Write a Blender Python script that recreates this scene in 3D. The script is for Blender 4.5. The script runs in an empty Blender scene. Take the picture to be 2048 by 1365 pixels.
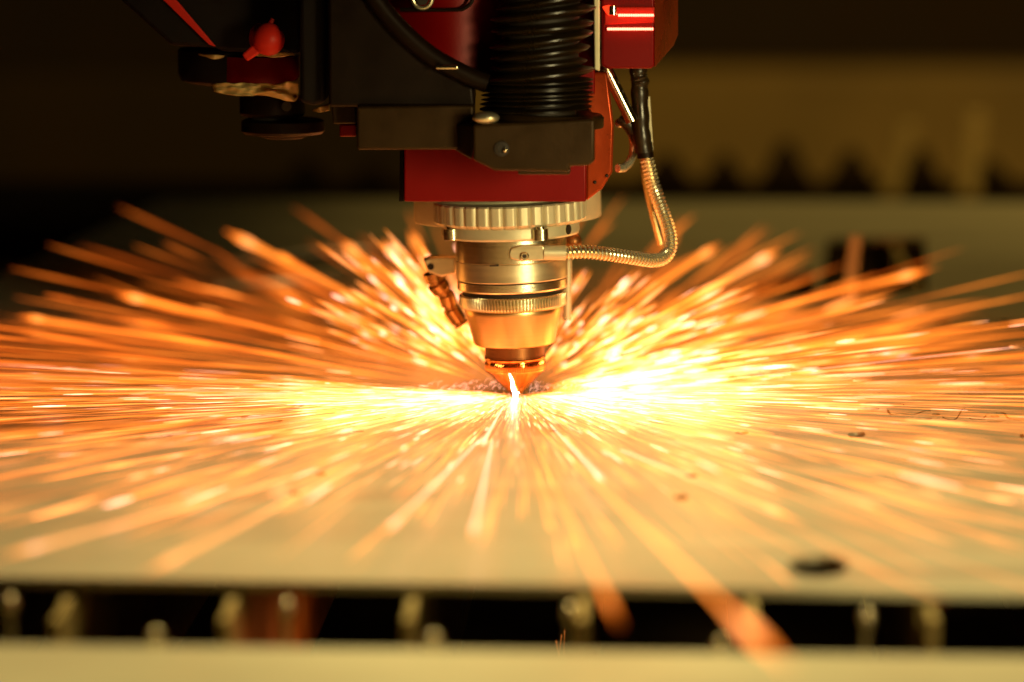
import bpy, bmesh, math, random
import numpy as np
from mathutils import Vector, Matrix, noise as mnoise

# ------------------------------------------------------------------ camera, world, lights, exposure
sc = bpy.context.scene
R = math.radians
FPX = 6827.0                                  # focal length in pixels of the 2048 px wide photograph
PITCH = R(8.06)
CAM = Vector((-2.1, -1580.0, 250.0))          # millimetres; origin = cut point on the sheet
cd = bpy.data.cameras.new("camera")
cam = bpy.data.objects.new("camera", cd)
sc.collection.objects.link(cam)
cam.location = CAM * 0.001
cam.rotation_euler = (math.pi / 2 - PITCH, 0, 0)
cd.sensor_width = 36.0
cd.lens = FPX / 2048 * 36.0
cd.clip_start = 0.02
cd.clip_end = 60
cd.dof.use_dof = True
cd.dof.focus_distance = 1.545
cd.dof.aperture_fstop = 4.2
cd.dof.aperture_blades = 0
sc.camera = cam

w = bpy.data.worlds.new("World")
sc.world = w
w.use_nodes = True
w.node_tree.nodes["Background"].inputs[0].default_value = (1.0, 0.50, 0.11, 1)
w.node_tree.nodes["Background"].inputs[1].default_value = 0.006

vs = sc.view_settings
vs.view_transform = 'Standard'; vs.look = 'None'; vs.exposure = 0; vs.gamma = 1
sc.render.engine = 'CYCLES'
cy = sc.cycles
cy.use_denoising = True
cy.sample_clamp_indirect = 1.5
cy.max_bounces = 7; cy.diffuse_bounces = 3; cy.glossy_bounces = 4
cy.transparent_max_bounces = 64
cy.caustics_reflective = False; cy.caustics_refractive = False


def area(name, loc, target, sx, sy, power, col, spread=180):
    l = bpy.data.lights.new(name, 'AREA')
    l.shape = 'RECTANGLE'; l.size = sx; l.size_y = sy
    l.energy = power; l.color = col; l.spread = R(spread)
    o = bpy.data.objects.new(name, l)
    sc.collection.objects.link(o)
    o.location = loc
    o.rotation_euler = (Vector(target) - Vector(loc)).to_track_quat('-Z', 'Y').to_euler()
    return o


def point(name, loc, power, col, rad):
    l = bpy.data.lights.new(name, 'POINT')
    l.energy = power; l.color = col; l.shadow_soft_size = rad
    o = bpy.data.objects.new(name, l)
    sc.collection.objects.link(o); o.location = loc
    return o


WARM = (1.0, 0.83, 0.39)
area("lamp_over_table", (0.16, -0.22, 1.10), (0.02, -0.36, 0), 0.30, 0.22, 1.75, WARM, 50)
area("lamp_front", (0.42, -0.75, 0.16), (0.0, 0, 0.06), 0.16, 0.22, 0.22, WARM, 34)
area("lamp_back_wall", (0.85, 0.95, 1.10), (0.60, 1.45, -0.05), 0.5, 0.4, 6.6, (1.0, 0.69, 0.20), 145)
point("cut_glow", (0.0, -0.012, 0.020), 0.035, (1.0, 0.36, 0.07), 0.004)
point("spark_glow_right", (0.09, 0.05, 0.03), 0.06, (1.0, 0.42, 0.09), 0.02)
point("spark_glow_left", (-0.09, 0.04, 0.03), 0.05, (1.0, 0.34, 0.06), 0.02)
point("glow_under_sheet", (-0.06, -0.22, -0.07), 0.02, (1.0, 0.20, 0.03), 0.02)

# ------------------------------------------------------------------ helpers
rnd = random.Random(7)
C = sc.collection
_f = Vector((0, math.cos(PITCH), -math.sin(PITCH)))
_u = Vector((0, math.sin(PITCH), math.cos(PITCH)))


def ray(px, py):
    return _f * FPX + Vector((1, 0, 0)) * (px - 1024) + _u * (682.5 - py)


def P(px, py, y):                              # point in the vertical plane at depth y (mm)
    d = ray(px, py)
    return CAM + d * ((y - CAM.y) / d.y)


def G(px, py, z=0.0):                          # point on the horizontal plane at height z (mm)
    d = ray(px, py)
    return CAM + d * ((z - CAM.z) / d.z)


K = 0.2343


def HZ(py):                                    # height on the head axis of image row py
    return (795 - py) * 0.2366


def mat(name, col, metal=0.0, rough=0.5, var=0.12, scale=40, bump=0.0, bscale=300, aniso=0.0, stretch=None, coat=0.0, spec=0.5):
    m = bpy.data.materials.new(name); m.use_nodes = True
    nt = m.node_tree; N = nt.nodes; L = nt.links
    b = N["Principled BSDF"]
    b.inputs["Metallic"].default_value = metal
    b.inputs["Coat Weight"].default_value = coat
    b.inputs["Specular IOR Level"].default_value = spec
    tc = N.new("ShaderNodeTexCoord"); mp = N.new("ShaderNodeMapping")
    L.new(tc.outputs["Object"], mp.inputs[0])
    if stretch: mp.inputs["Scale"].default_value = stretch
    n = N.new("ShaderNodeTexNoise"); n.inputs["Scale"].default_value = scale; n.inputs["Detail"].default_value = 6
    L.new(mp.outputs[0], n.inputs["Vector"])
    r = N.new("ShaderNodeMapRange")
    r.inputs[1].default_value = 0.3; r.inputs[2].default_value = 0.7
    r.inputs[3].default_value = 1 - var; r.inputs[4].default_value = 1 + var
    L.new(n.outputs[0], r.inputs[0])
    mx = N.new("ShaderNodeVectorMath"); mx.operation = 'SCALE'
    mx.inputs[0].default_value = col
    L.new(r.outputs[0], mx.inputs["Scale"]); L.new(mx.outputs[0], b.inputs["Base Color"])
    r2 = N.new("ShaderNodeMapRange")
    r2.inputs[1].default_value = 0.3; r2.inputs[2].default_value = 0.7
    r2.inputs[3].default_value = max(0.02, rough * (1 - var)); r2.inputs[4].default_value = min(1, rough * (1 + var * 1.5))
    L.new(n.outputs[0], r2.inputs[0]); L.new(r2.outputs[0], b.inputs["Roughness"])
    if aniso: b.inputs["Anisotropic"].default_value = aniso
    if bump:
        n2 = N.new("ShaderNodeTexNoise"); n2.inputs["Scale"].default_value = bscale; n2.inputs["Detail"].default_value = 4
        L.new(mp.outputs[0], n2.inputs["Vector"])
        bp = N.new("ShaderNodeBump"); bp.inputs["Strength"].default_value = bump; bp.inputs["Distance"].default_value = 0.0004
        L.new(n2.outputs[0], bp.inputs["Height"]); L.new(bp.outputs[0], b.inputs["Normal"])
    return m


def emis(name, col, s, sampling='NONE'):
    m = bpy.data.materials.new(name); m.use_nodes = True
    nt = m.node_tree; nt.nodes.clear()
    e = nt.nodes.new("ShaderNodeEmission"); o = nt.nodes.new("ShaderNodeOutputMaterial")
    e.inputs[0].default_value = (*col, 1); e.inputs[1].default_value = s
    nt.links.new(e.outputs[0], o.inputs[0])
    m.cycles.emission_sampling = sampling
    return m


M = {}
M['brass'] = mat('satin_metal', (0.74, 0.66, 0.44), 0.9, 0.33, 0.08, 60, 0.1, 500, stretch=(1, 1, 6))
M['turned'] = mat('turned_metal', (0.80, 0.72, 0.50), 1.0, 0.22, 0.06, 60, 0.1, 400, stretch=(0.3, 0.3, 30))
M['cone'] = mat('turned_metal_cone', (0.78, 0.52, 0.22), 1.0, 0.30, 0.05, 60, 0.02, 400, stretch=(0.3, 0.3, 30))
M['anod'] = mat('matt_anodised', (0.62, 0.56, 0.37), 0.35, 0.45, 0.06, 80, 0.15, 900)
M['copper'] = mat('copper', (0.97, 0.38, 0.10), 1.0, 0.11, 0.08, 200, 0.08, 800)
M['neck'] = mat('dark_bronze', (0.25, 0.10, 0.03), 0.8, 0.35, 0.1, 80)
M['gap'] = mat('dark_gap', (0.02, 0.012, 0.006), 0.2, 0.6, 0.1, 80)
M['red'] = mat('red_anodised', (0.19, 0.0008, 0.0005), 0.1, 0.38, 0.06, 30, 0.1, 900, spec=0.18)
M['redreflect'] = mat('red_anodised_reflection', (0.36, 0.045, 0.008), 0.5, 0.28, 0.2, 40, 0.15, 300, spec=0.18)  # same red, with the side's orange reflection put into the base colour
M['redplastic'] = mat('red_plastic', (0.55, 0.02, 0.01), 0.0, 0.4, 0.06, 40, spec=0.18)
M['black'] = mat('black_metal', (0.010, 0.004, 0.001), 0.3, 0.45, 0.15, 60, 0.1, 500, spec=0.18)
M['blackdeep'] = mat('black_casting', (0.006, 0.0025, 0.0015), 0.1, 0.6, 0.2, 60, spec=0.18)
M['grey'] = mat('dark_grey_bracket', (0.034, 0.017, 0.004), 0.35, 0.42, 0.15, 70, 0.15, 500, spec=0.18)
M['rubber'] = mat('black_rubber', (0.020, 0.011, 0.003), 0.0, 0.30, 0.15, 70)
M['steel'] = mat('polished_steel', (0.85, 0.75, 0.52), 1.0, 0.15, 0.05, 70)
M['pale'] = mat('pale_strip', (0.75, 0.68, 0.45), 0.2, 0.4, 0.05, 70)
M['hose'] = mat('hose_wire', (0.86, 0.80, 0.58), 0.8, 0.2, 0.05, 70)
M['film'] = mat('plastic_film', (0.60, 0.42, 0.16), 0.0, 0.14, 0.15, 60)
M['slat'] = mat('slat_steel', (0.42, 0.30, 0.10), 0.3, 0.5, 0.3, 40, 0.3, 200)
M['bead'] = mat('glint_bead', (0.85, 0.72, 0.42), 0.8, 0.25, 0.1, 40)
M['bar'] = mat('front_bar', (0.62, 0.54, 0.33), 0.2, 0.45, 0.08, 12, 0.1, 200)
M['darkrail'] = mat('dark_rail', (0.035, 0.018, 0.005), 0.1, 0.6, 0.3, 20, spec=0.18)
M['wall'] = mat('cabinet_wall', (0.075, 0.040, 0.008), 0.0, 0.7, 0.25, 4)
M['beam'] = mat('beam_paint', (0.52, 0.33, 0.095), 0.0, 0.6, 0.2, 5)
M['ribpaint'] = mat('rib_paint', (0.60, 0.42, 0.14), 0.0, 0.5, 0.2, 5)
M['pit'] = mat('pit_floor', (0.02, 0.008, 0.004), 0.0, 0.8, 0.4, 10)
M['led'] = emis('led_red', (1.0, 0.16, 0.09), 9.0)
M['oldbrass'] = mat('dull_brass', (0.42, 0.24, 0.08), 0.9, 0.28, 0.15, 80)
M['ledglow'] = emis('led_orange', (1.0, 0.035, 0.008), 2.2)


class MB:
    def __init__(s): s.v = []; s.f = []
    def add(s, vs_, fs_):
        k = len(s.v); s.v += [Vector(v) for v in vs_]; s.f += [tuple(i + k for i in f) for f in fs_]
        return s
    def lathe(s, prof, n=96, o=(0, 0, 0), axis=(0, 0, 1), rfun=None, close=True):
        o = Vector(o); q = Vector((0, 0, 1)).rotation_difference(Vector(axis).normalized())
        vs_ = []; m = len(prof)
        for i in range(n):
            a = 2 * math.pi * i / n
            for j, (r, z) in enumerate(prof):
                rr = r if rfun is None else rfun(r, z, a)
                vs_.append(o + q @ Vector((rr * math.cos(a), rr * math.sin(a), z)))
        fs_ = [(i * m + j, ((i + 1) % n) * m + j, ((i + 1) % n) * m + j + 1, i * m + j + 1) for i in range(n) for j in range(m - 1)]
        if close:
            fs_.append(tuple(i * m for i in reversed(range(n))))
            fs_.append(tuple(i * m + m - 1 for i in range(n)))
        return s.add(vs_, fs_)
    def tube(s, pts, rad, n=12, caps=True):
        pts = [Vector(p) for p in pts]; m = len(pts)
        if not hasattr(rad, '__len__'): rad = [rad] * m
        vs_ = []; prev = None
        for i, p in enumerate(pts):
            t = (pts[min(i + 1, m - 1)] - pts[max(i - 1, 0)]).normalized()
            if prev is None:
                a = t.orthogonal().normalized()
            else:
                a = (prev - t * prev.dot(t)).normalized()
            prev = a; b = t.cross(a)
            for k in range(n):
                th = 2 * math.pi * k / n
                vs_.append(p + (a * math.cos(th) + b * math.sin(th)) * rad[i])
        fs_ = [(i * n + k, i * n + (k + 1) % n, (i + 1) * n + (k + 1) % n, (i + 1) * n + k) for i in range(m - 1) for k in range(n)]
        if caps:
            fs_.append(tuple(reversed(range(n)))); fs_.append(tuple((m - 1) * n + k for k in range(n)))
        return s.add(vs_, fs_)
    def prism(s, front, vec):                   # front: 3-D outline, swept by vec
        front = [Vector(p) for p in front]; vec = Vector(vec); n = len(front)
        vs_ = front + [p + vec for p in front]
        fs_ = [tuple(range(n)), tuple(reversed(range(n, 2 * n)))]
        fs_ += [(i, i + n, (i + 1) % n + n, (i + 1) % n) for i in range(n)]
        return s.add(vs_, fs_)
    def box(s, lo, hi):
        x0, y0, z0 = lo; x1, y1, z1 = hi
        return s.prism([(x0, y0, z0), (x1, y0, z0), (x1, y0, z1), (x0, y0, z1)], (0, y1 - y0, 0))
    def ball(s, c, r, seg=16, ring=10, sq=(1, 1, 1)):
        c = Vector(c); pr = [(max(1e-4, r * math.sin(math.pi * j / ring)), -r * math.cos(math.pi * j / ring)) for j in range(ring + 1)]
        k = len(s.v); s.lathe(pr, seg, (0, 0, 0))
        for i in range(k, len(s.v)):
            v = s.v[i]; s.v[i] = Vector((v.x * sq[0], v.y * sq[1], v.z * sq[2])) + c
        return s
    def build(s, name, m, parent=None, local=False, smooth=True, bevel=0.0, angle=32):
        off = Vector((0, 0, 0))
        if parent is not None and not local:
            off = Vector(parent.get('_o', (0, 0, 0)))
        me = bpy.data.meshes.new(name)
        me.from_pydata([tuple((v - off) * 0.001) for v in s.v], [], s.f)
        me.validate(); me.update()
        bm = bmesh.new(); bm.from_mesh(me); bmesh.ops.recalc_face_normals(bm, faces=bm.faces[:]); bm.to_mesh(me); bm.free()
        me.materials.append(m)
        if smooth:
            me.shade_smooth()
            try: me.set_sharp_from_angle(angle=R(angle))
            except Exception: pass
        o = bpy.data.objects.new(name, me); C.objects.link(o)
        if parent is not None: o.parent = parent; 
        o['_o'] = tuple(off)
        if bevel:
            b = o.modifiers.new('b', 'BEVEL'); b.width = bevel * 0.001; b.segments = 3; b.limit_method = 'ANGLE'; b.angle_limit = R(35)
        return o


def thing(name, label, cat, loc=(0, 0, 0), rot=(0, 0, 0), group=None):
    o = bpy.data.objects.new(name, None); C.objects.link(o); o.empty_display_size = 0.01
    o.location = Vector(loc) * 0.001; o.rotation_euler = rot; o['_o'] = tuple(loc)
    tag(o, label, cat, group); return o


def tag(o, label=None, cat=None, group=None, kind=None):
    if label: o['label'] = label
    if cat: o['category'] = cat
    if group: o['group'] = group
    if kind: o['kind'] = kind
    return o


def pxo(pts, y): return [P(a, b, y) for a, b in pts]


def spline(pts, n=8):
    pts = [Vector(p) for p in pts]; out = []
    for i in range(len(pts) - 1):
        p0 = pts[max(i - 1, 0)]; p1 = pts[i]; p2 = pts[i + 1]; p3 = pts[min(i + 2, len(pts) - 1)]
        for k in range(n):
            t = k / n
            out.append(0.5 * ((2 * p1) + (p2 - p0) * t + (2 * p0 - 5 * p1 + 4 * p2 - p3) * t * t + (3 * p1 - p0 - 3 * p2 + p3) * t ** 3))
    out.append(pts[-1]); return out


def coil(path, R0, wire, pitch, n=14, wn=6):    # helix wound round a path
    out = []; prev = None; L = 0; last = None
    dense = []
    for i in range(len(path) - 1):
        a, b = path[i], path[i + 1]; k = max(1, int((b - a).length / (pitch / n)))
        for j in range(k): dense.append(a.lerp(b, j / k))
    for i, p in enumerate(dense):
        t = (dense[min(i + 3, len(dense) - 1)] - dense[max(i - 3, 0)]).normalized()
        a = t.orthogonal().normalized() if prev is None else (prev - t * prev.dot(t)).normalized()
        prev = a; b = t.cross(a)
        if last is not None: L += (p - last).length
        last = p; th = 2 * math.pi * L / pitch
        out.append(p + (a * math.cos(th) + b * math.sin(th)) * R0)
    return MB().tube(out, wire, wn)


# ------------------------------------------------------------------ setting: sheet table, pit, cabinet
o = MB().box((-2500, -1200, -260), (3000, 3200, -250)).build('pit_floor', M['pit'], smooth=False); tag(o, kind='structure')
o = MB().box((-2400, 3000, -250), (2900, 3020, 2200)).build('back_wall', M['wall'], smooth=False)
tag(o, 'dark brown rear wall of the machine cabinet, blurred behind the cutting head', 'wall')
o = MB().box((-2400, -300, -250), (-2380, 3000, 2200)).build('side_wall', M['blackdeep'], smooth=False)
tag(o, 'unlit black side wall of the cabinet beyond the sheet', 'wall')
YBM = 2600
bm_ = thing('back_beam', 'wide tan beam running across the machine behind the saw-toothed rail', 'beam', (100, YBM, -250))
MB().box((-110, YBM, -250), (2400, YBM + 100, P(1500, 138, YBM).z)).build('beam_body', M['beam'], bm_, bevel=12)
MB().box((-1900, YBM + 6, -250), (-114, YBM + 100, P(600, 150, YBM).z)).build('beam_shaded_end', M['wall'], bm_, bevel=12)  # unlit end of the beam: shade put in as the darker wall colour
# rear rail with teeth, dark against the beam
YR = 1500
rl = thing('toothed_rail', 'dark saw-toothed rail standing beyond the far edge of the sheet', 'rail', (100, YR, -120))
zb = P(1500, 362, YR).z
MB().box((-900, YR - 6, -120), (1300, YR + 6, zb)).build('rail_strip', M['darkrail'], rl, bevel=0.5)
kR = (YR + 1580) / FPX
t_ = None
for px, hpx in [(610, 52), (740, 40), (1330, 64), (1446, 62), (1568, 88), (1700, 70), (1838, 74), (1975, 50), (2110, 76)]:
    if t_ is None:
        t_ = MB().prism([(-27, 0, 0), (27, 0, 0), (15, 0, 24), (5, 0, 50), (-6, 0, 50), (-17, 0, 22)], (0, 6, 0)).build('tooth', M['darkrail'], rl, local=True, smooth=False)
    else:
        t_ = t_.copy(); C.objects.link(t_)
    t_.location = (((px - 1024) * kR - 100) * 0.001, -0.012, (zb - 3 + 120) * 0.001)
    t_.scale = (rnd.uniform(.8, 1.1), 1, hpx * kR / 50.0)
for px0, px1, top, nm in ((1765, 1815, 250, 'short slanting tan rib leaning against the rear rail, the one nearer the head'),
                     (1922, 1950, 228, 'taller tan rib on the rear rail, farthest from the head')):
    r_ = MB().prism([P(px0 - 4, 395, 1450), P(px0 + 34, 395, 1450), P(px1 + 20, top, 1450), P(px1 - 14, top, 1450)], (0, 8, 0)).build('upright_rib', M['ribpaint'], bevel=1)
    tag(r_, nm, 'rib', 'ribs on the rear rail')

# sheet with cut-outs (a filled outline with holes, 3 mm thick)
holes = []


def ell(px, py, wpx, hpx, n=28, sup=1.0):
    pts = []
    for i in range(n):
        a = 2 * math.pi * i / n
        pts.append(G(px + wpx / 2 * math.cos(a), py + hpx / 2 * math.sin(a)))
    holes.append(pts)


def poly(pts): holes.append([G(a, b) for a, b in pts])


def kerf(pts, wpx=5.0, wpy=2.4, n=6):
    c = spline([Vector((a, b, 0)) for a, b in pts], n); up = []; dn = []
    for i, p in enumerate(c):
        t = (c[min(i + 1, len(c) - 1)] - c[max(i - 1, 0)]).normalized()
        nrm = Vector((-t.y * wpx / 2, t.x * wpy / 2, 0))
        e = 0.35 if i in (0, len(c) - 1) else 1.0
        up.append(p + nrm * e); dn.append(p - nrm * e)
    holes.append([G(p.x, p.y) for p in up + dn[::-1]])


ell(1741, 818, 37, 8); ell(1636, 1133, 122, 44); ell(1702, 789, 36, 4.2); ell(1754, 788, 19, 2.4)
ell(1872, 829, 17, 5); ell(1848, 838, 34, 5); ell(1990, 833, 19, 5); ell(1990, 843, 34, 3)
ell(2044, 872, 10, 8); ell(333, 871, 30, 6); ell(484, 838, 20, 4); ell(556, 842, 20, 4)
ell(590, 988, 26, 10); ell(640, 948, 22, 8); ell(1383, 952, 26, 9); ell(1362, 995, 30, 12)
ell(1106, 862, 18, 5); ell(716, 863, 26, 3.5); ell(1484, 866, 28, 6)
ell(1885, 643, 34, 10); ell(2010, 646, 26, 9); ell(1748, 703, 30, 8); ell(1830, 722, 32, 5); ell(1826, 740, 34, 6); ell(1853, 747, 16, 4)
ell(1620, 717, 40, 7); ell(1720, 764, 28, 5); ell(1455, 742, 30, 6)
poly([(1697, 866), (1728, 864), (1731, 869), (1727, 874), (1700, 876), (1696, 871)])
poly([(550, 822), (585, 812), (612, 808), (596, 818), (570, 825)])
poly([(1655, 478), (1850, 476), (1856, 586), (1640, 592)])
poly([(1500, 560), (1625, 540), (1630, 590), (1520, 598)])
poly([(470, 520), (640, 498), (860, 492), (850, 512), (660, 522), (500, 545)])
poly([(430, 566), (700, 552), (700, 566), (430, 584)])
kerf([(1775, 820), (1782, 829), (1802, 828), (1828, 829), (1850, 822), (1862, 822)])
kerf([(1728, 808), (1745, 805), (1770, 806), (1805, 808), (1806, 811)], 3, 1.2)
kerf([(1884, 834), (1896, 839), (1912, 838), (1924, 820), (1931, 818)], 3, 1.5)
kerf([(1938, 836), (1945, 839), (1965, 838), (1972, 830)], 3, 1.5)
kerf([(1990, 826), (2008, 827), (2020, 838), (2060, 840), (2100, 838)], 5, 2.6)
for i in range(7):
    ra = 64 - i * 6.2 - (5 if i else 0); rb = 17 - i * 1.7 - (.8 if i else 0); cx0 = 1980 + i * 1.5
    kerf([(cx0 + ra * math.cos(R(q)), 781 - rb * math.sin(R(q))) for q in range(112, 262, 12)], 1.7, 0.8, 3)

cu = bpy.data.curves.new('sheet', 'CURVE'); cu.dimensions = '2D'; cu.fill_mode = 'BOTH'; cu.extrude = 0.0015


def cspl(pts):
    s = cu.splines.new('POLY'); s.points.add(len(pts) - 1)
    for q, p in zip(s.points, pts): q.co = (p.x * .001, p.y * .001, 0, 1)
    s.use_cyclic_u = True


fl = G(-150, 1153); fr = G(2250, 1187)
cspl([fl, fr, Vector((900, 900, 0)), Vector((-260, 935, 0)), Vector((-330, 300, 0))])


def crosses(A, B):
    A = [(p.x, p.y) for p in A]; B = [(p.x, p.y) for p in B]
    def cr(o_, a, b): return (a[0] - o_[0]) * (b[1] - o_[1]) - (a[1] - o_[1]) * (b[0] - o_[0])
    for i in range(len(A)):
        a, b = A[i - 1], A[i]
        for j in range(len(B)):
            c_, d_ = B[j - 1], B[j]
            if A is B and (abs(i - j) < 2 or abs(i - j) > len(A) - 2): continue
            if cr(a, b, c_) * cr(a, b, d_) < 0 and cr(c_, d_, a) * cr(c_, d_, b) < 0: return True
    return False


def bbox(A): return min(p.x for p in A), max(p.x for p in A), min(p.y for p in A), max(p.y for p in A)


kept = []
for k_, h in enumerate(holes):
    bx0 = bbox(h); bad = False
    for g in kept:
        b1 = bbox(g)
        if bx0[0] < b1[1] and b1[0] < bx0[1] and bx0[2] < b1[3] and b1[2] < bx0[3] and crosses(h, g): bad = True
    if bad: print('hole skipped', k_); continue
    kept.append(h); cspl(h)
tmp = bpy.data.objects.new('tmp', cu); C.objects.link(tmp)
bpy.context.view_layer.update()
me = bpy.data.meshes.new_from_object(tmp.evaluated_get(bpy.context.evaluated_depsgraph_get()))
bpy.data.objects.remove(tmp)
M['sheet'] = mat('sheet_steel', (0.56, 0.51, 0.34), 0.45, 0.38, 0.12, 5, 0.12, 700, stretch=(1, 6, 1))
me.materials.clear(); me.materials.append(M['sheet'])
o = bpy.data.objects.new('metal_sheet', me); C.objects.link(o); o.location.z = -0.0015
tag(o, 'large flat steel sheet with cut holes lying under the cutting nozzle', 'sheet')

# front frame bar
o = MB().prism([G(-200, 1284, -9), G(2300, 1315, -9), G(2300, 1315, -9) + Vector((0, 0, -60)), G(-200, 1284, -9) + Vector((0, 0, -60))], (0, -150, 0)).build('front_bar', M['bar'], bevel=2)
tag(o, 'pale tan metal bar along the near edge of the cutting table', 'bar')

# support slats running away under the sheet
yaw = R(2.5)
xs = [265, 545, 850, 1140, 1425, 1725, 2030]
wx = [G(a, 1250, -60).x for a in xs]
pitch = (wx[-1] - wx[0]) / (len(wx) - 1)
allx = [wx[0] - pitch * k for k in (1,)] + wx + [wx[-1] + pitch * k for k in range(1, 8)]
names = ['first', 'second', 'third', 'fourth', 'fifth', 'sixth', 'seventh']
prof = [(0, -80), (0, -6)]
yy = 6
while yy < 1330:
    prof += [(yy + 9, -6), (yy + 18, -3.6), (yy + 24, -6), (yy + 40, -22)]; yy += 52
    prof += [(yy, -6)]
prof += [(yy + 6, -6), (yy + 6, -80)]
slat_me = None
for i, x in enumerate(allx):
    if slat_me is None:
        o = MB().prism([(-1.6, a, b) for a, b in prof], (3.2, 0, 0)).build('support_slat', M['slat'], smooth=False)
        slat_me = o.data
    else:
        o = bpy.data.objects.new('support_slat', slat_me); C.objects.link(o)
    o.location = (x * 0.001, -0.447, 0); o.rotation_euler = (0, 0, -yaw)
    k = i - 1
    if 0 <= k < 7: lab = names[k] + ' slat end from the photo\'s left edge in the dark slot'
    elif k < 0: lab = 'next' + ' support slat beyond the dark end of the slot, outside the photo'
    else: lab = ['next', 'second', 'third', 'fourth', 'fifth', 'sixth', 'last'][k - 7] + ' support slat past the bright end of the slot, outside the photo'
    tag(o, lab, 'slat', 'support slats under the sheet')

beads = [(20, 1198, -62, 'first'), (312, 1280, -12, 'second'), (575, 1208, -62, 'third'), (867, 1286, -12, 'fourth'), (1140, 1217, -62, 'fifth'), (1443, 1296, -12, 'sixth'), (1733, 1225, -62, 'seventh')]
for px, py, z, nm in beads:
    p = P(px, py + (2 if z == -12 else 14), -471 if z == -12 else -432)
    b_ = MB().ball(p, 2.5, sq=(1, 1, 1.6))  # bead added to stand for a specular glint on the slat tip
    b_.tube([p + Vector((0, 0, -4)), p + Vector((rnd.uniform(-2, 2), 6, -40))], 1.3, 8)
    o = b_.build('slat_glint', M['bead'])
    tag(o, nm + ' shiny rounded slag blob from the photo\'s left edge, ' + ('low at the front bar' if z == -12 else 'high just under the sheet edge'), 'glint bead', 'glint beads on the slat ends')

o = MB().prism([P(1684, 600, 352), P(1712, 600, 352), P(1726, 470, 352), P(1700, 470, 352)], (0, 3, 0)).build('upright_offcut', M['bar'], bevel=0.6)
tag(o, 'narrow pale offcut strip standing upright in the rectangular cut-out of the sheet', 'offcut')

# pale bars added for the slanted bright reflections on the sheet
for i, (a, b, l_) in enumerate([(1463, 742, 'lower'), (1478, 731, 'upper'), (1528, 743, 'lower'), (1542, 732, 'upper')]):
    p0 = G(a - 12, b - 9, 1.2); p1 = G(a + 24, b + 14, 1.2)
    d = (p1 - p0)
    o = MB().prism([p0 + Vector((-3.2, 0, 0)), p0 + Vector((3.2, 0, 0)), p1 + Vector((3.2, 0, 0)), p1 + Vector((-3.2, 0, 0))], (0, 0, 1.0)).build('reflection_bar', M['pale'], smooth=False)
    tag(o, l_ + ' bar of the pair added for reflections on the sheet ' + ('nearer the nozzle' if i < 2 else 'farther from the nozzle'), 'reflection bar', 'added reflection bars on the sheet')

gt = MB().box((-1450, -130, 262), (90, 1400, 1150)).build('gantry_shade_block', M['blackdeep'], bevel=4)  # unseen block, sized to keep lamp light off the left side
tag(gt, 'unseen black gantry block above the cutting head, shaped to shade the left side', 'shade block')

# ------------------------------------------------------------------ laser cutting head (tilted 2 degrees)
hd = thing('laser_cutting_head', 'satin metal laser cutting head with copper nozzle pointing down at the sheet', 'cutting head', (0, 0, 0), (0, R(-2.0), 0))


def HP(px, py, y):                              # pixel point at depth y in head-local millimetres
    return Matrix.Rotation(R(2.0), 3, 'Y') @ P(px, py, y)


def rz(prof): return [(a * K, HZ(b)) for a, b in prof]


def part(name, prof, m, n=128, rfun=None, parent=hd):
    return MB().lathe(rz(prof)[::-1], n, rfun=rfun).build(name, m, parent, local=True)


def knurl(nt, depth, p=0.5):
    def f(r, z, a):
        t = (a * nt / (2 * math.pi)) % 1.0
        return r - depth * (1 - min(1, abs(math.sin(math.pi * t)) ** p * 1.15))
    return f


nz = part('copper_nozzle', [(58, 714), (61.5, 714.5), (62, 716), (60.5, 718.5), (59.5, 719.5), (60, 721), (60, 722)], M['copper'])
MB().lathe([(a * K, HZ(b)) for a, b in [(60, 739), (60.6, 738), (60.6, 722.5), (60, 721.5)]], 880, rfun=knurl(80, 0.6, 1.0)).build('knurled_band', M['copper'], nz, local=True)
MB().lathe([(a * K, HZ(b)) for a, b in [(6, 790.5), (11, 790.5), (13.5, 788.5), (16, 785), (59.5, 742), (60, 739)]], 128).build('nozzle_cone', M['copper'], nz, local=True)
part('nozzle_neck', [(59.5, 690), (59.5, 711), (61.5, 712), (61.5, 713.5), (58, 714)], M['neck'])
part('cone_body', [(95.5, 614), (97, 619), (95.5, 626), (82, 683), (79.5, 687), (74, 689.5), (55, 690.5)], M['cone'])
kr = part('knurled_ring', [(104, 586.5), (107.5, 588), (107.5, 610.5), (104, 612.5), (96, 614.5)], M['turned'])
bpy.data.objects.remove(kr)
MB().lathe([(a * K, HZ(b)) for a, b in [(95.5, 617), (104, 613), (107.5, 609), (107.5, 589), (104, 586.5), (98, 586)]], 100 * 12, rfun=lambda r, z, a: (knurl(100, 1.1, 1.0)(r, z, a) if r > 106 * K else r)).build('knurled_ring', M['turned'], hd, local=True)
part('groove', [(103, 578), (100, 581), (99.5, 587)], M['gap'])
part('retaining_ring', [(107, 559), (110, 560), (110, 574.5), (107.5, 577.5), (103, 578.5)], M['turned'])
part('gap_ring', [(107.5, 556), (107.5, 560)], M['gap'])
part('lens_barrel', [(109, 519.5), (111, 521), (111, 555.5), (110, 557), (107, 557)], M['brass'])
part('barrel_top', [(110.5, 471), (110.5, 518.5), (109.5, 520)], M['turned'])
MB().box((-28 * K - 3.5, -26.3, HZ(521)), (-28 * K + 0.6, -25, HZ(519))).build('index_mark', M['gap'], hd, local=True, smooth=False)
cl = part('collar', [(120, 447), (136, 448), (137, 450), (137, 468), (134, 472), (111, 473)], M['anod'])
ax_ = Vector((0.83, -0.56, 0)).normalized()
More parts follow.
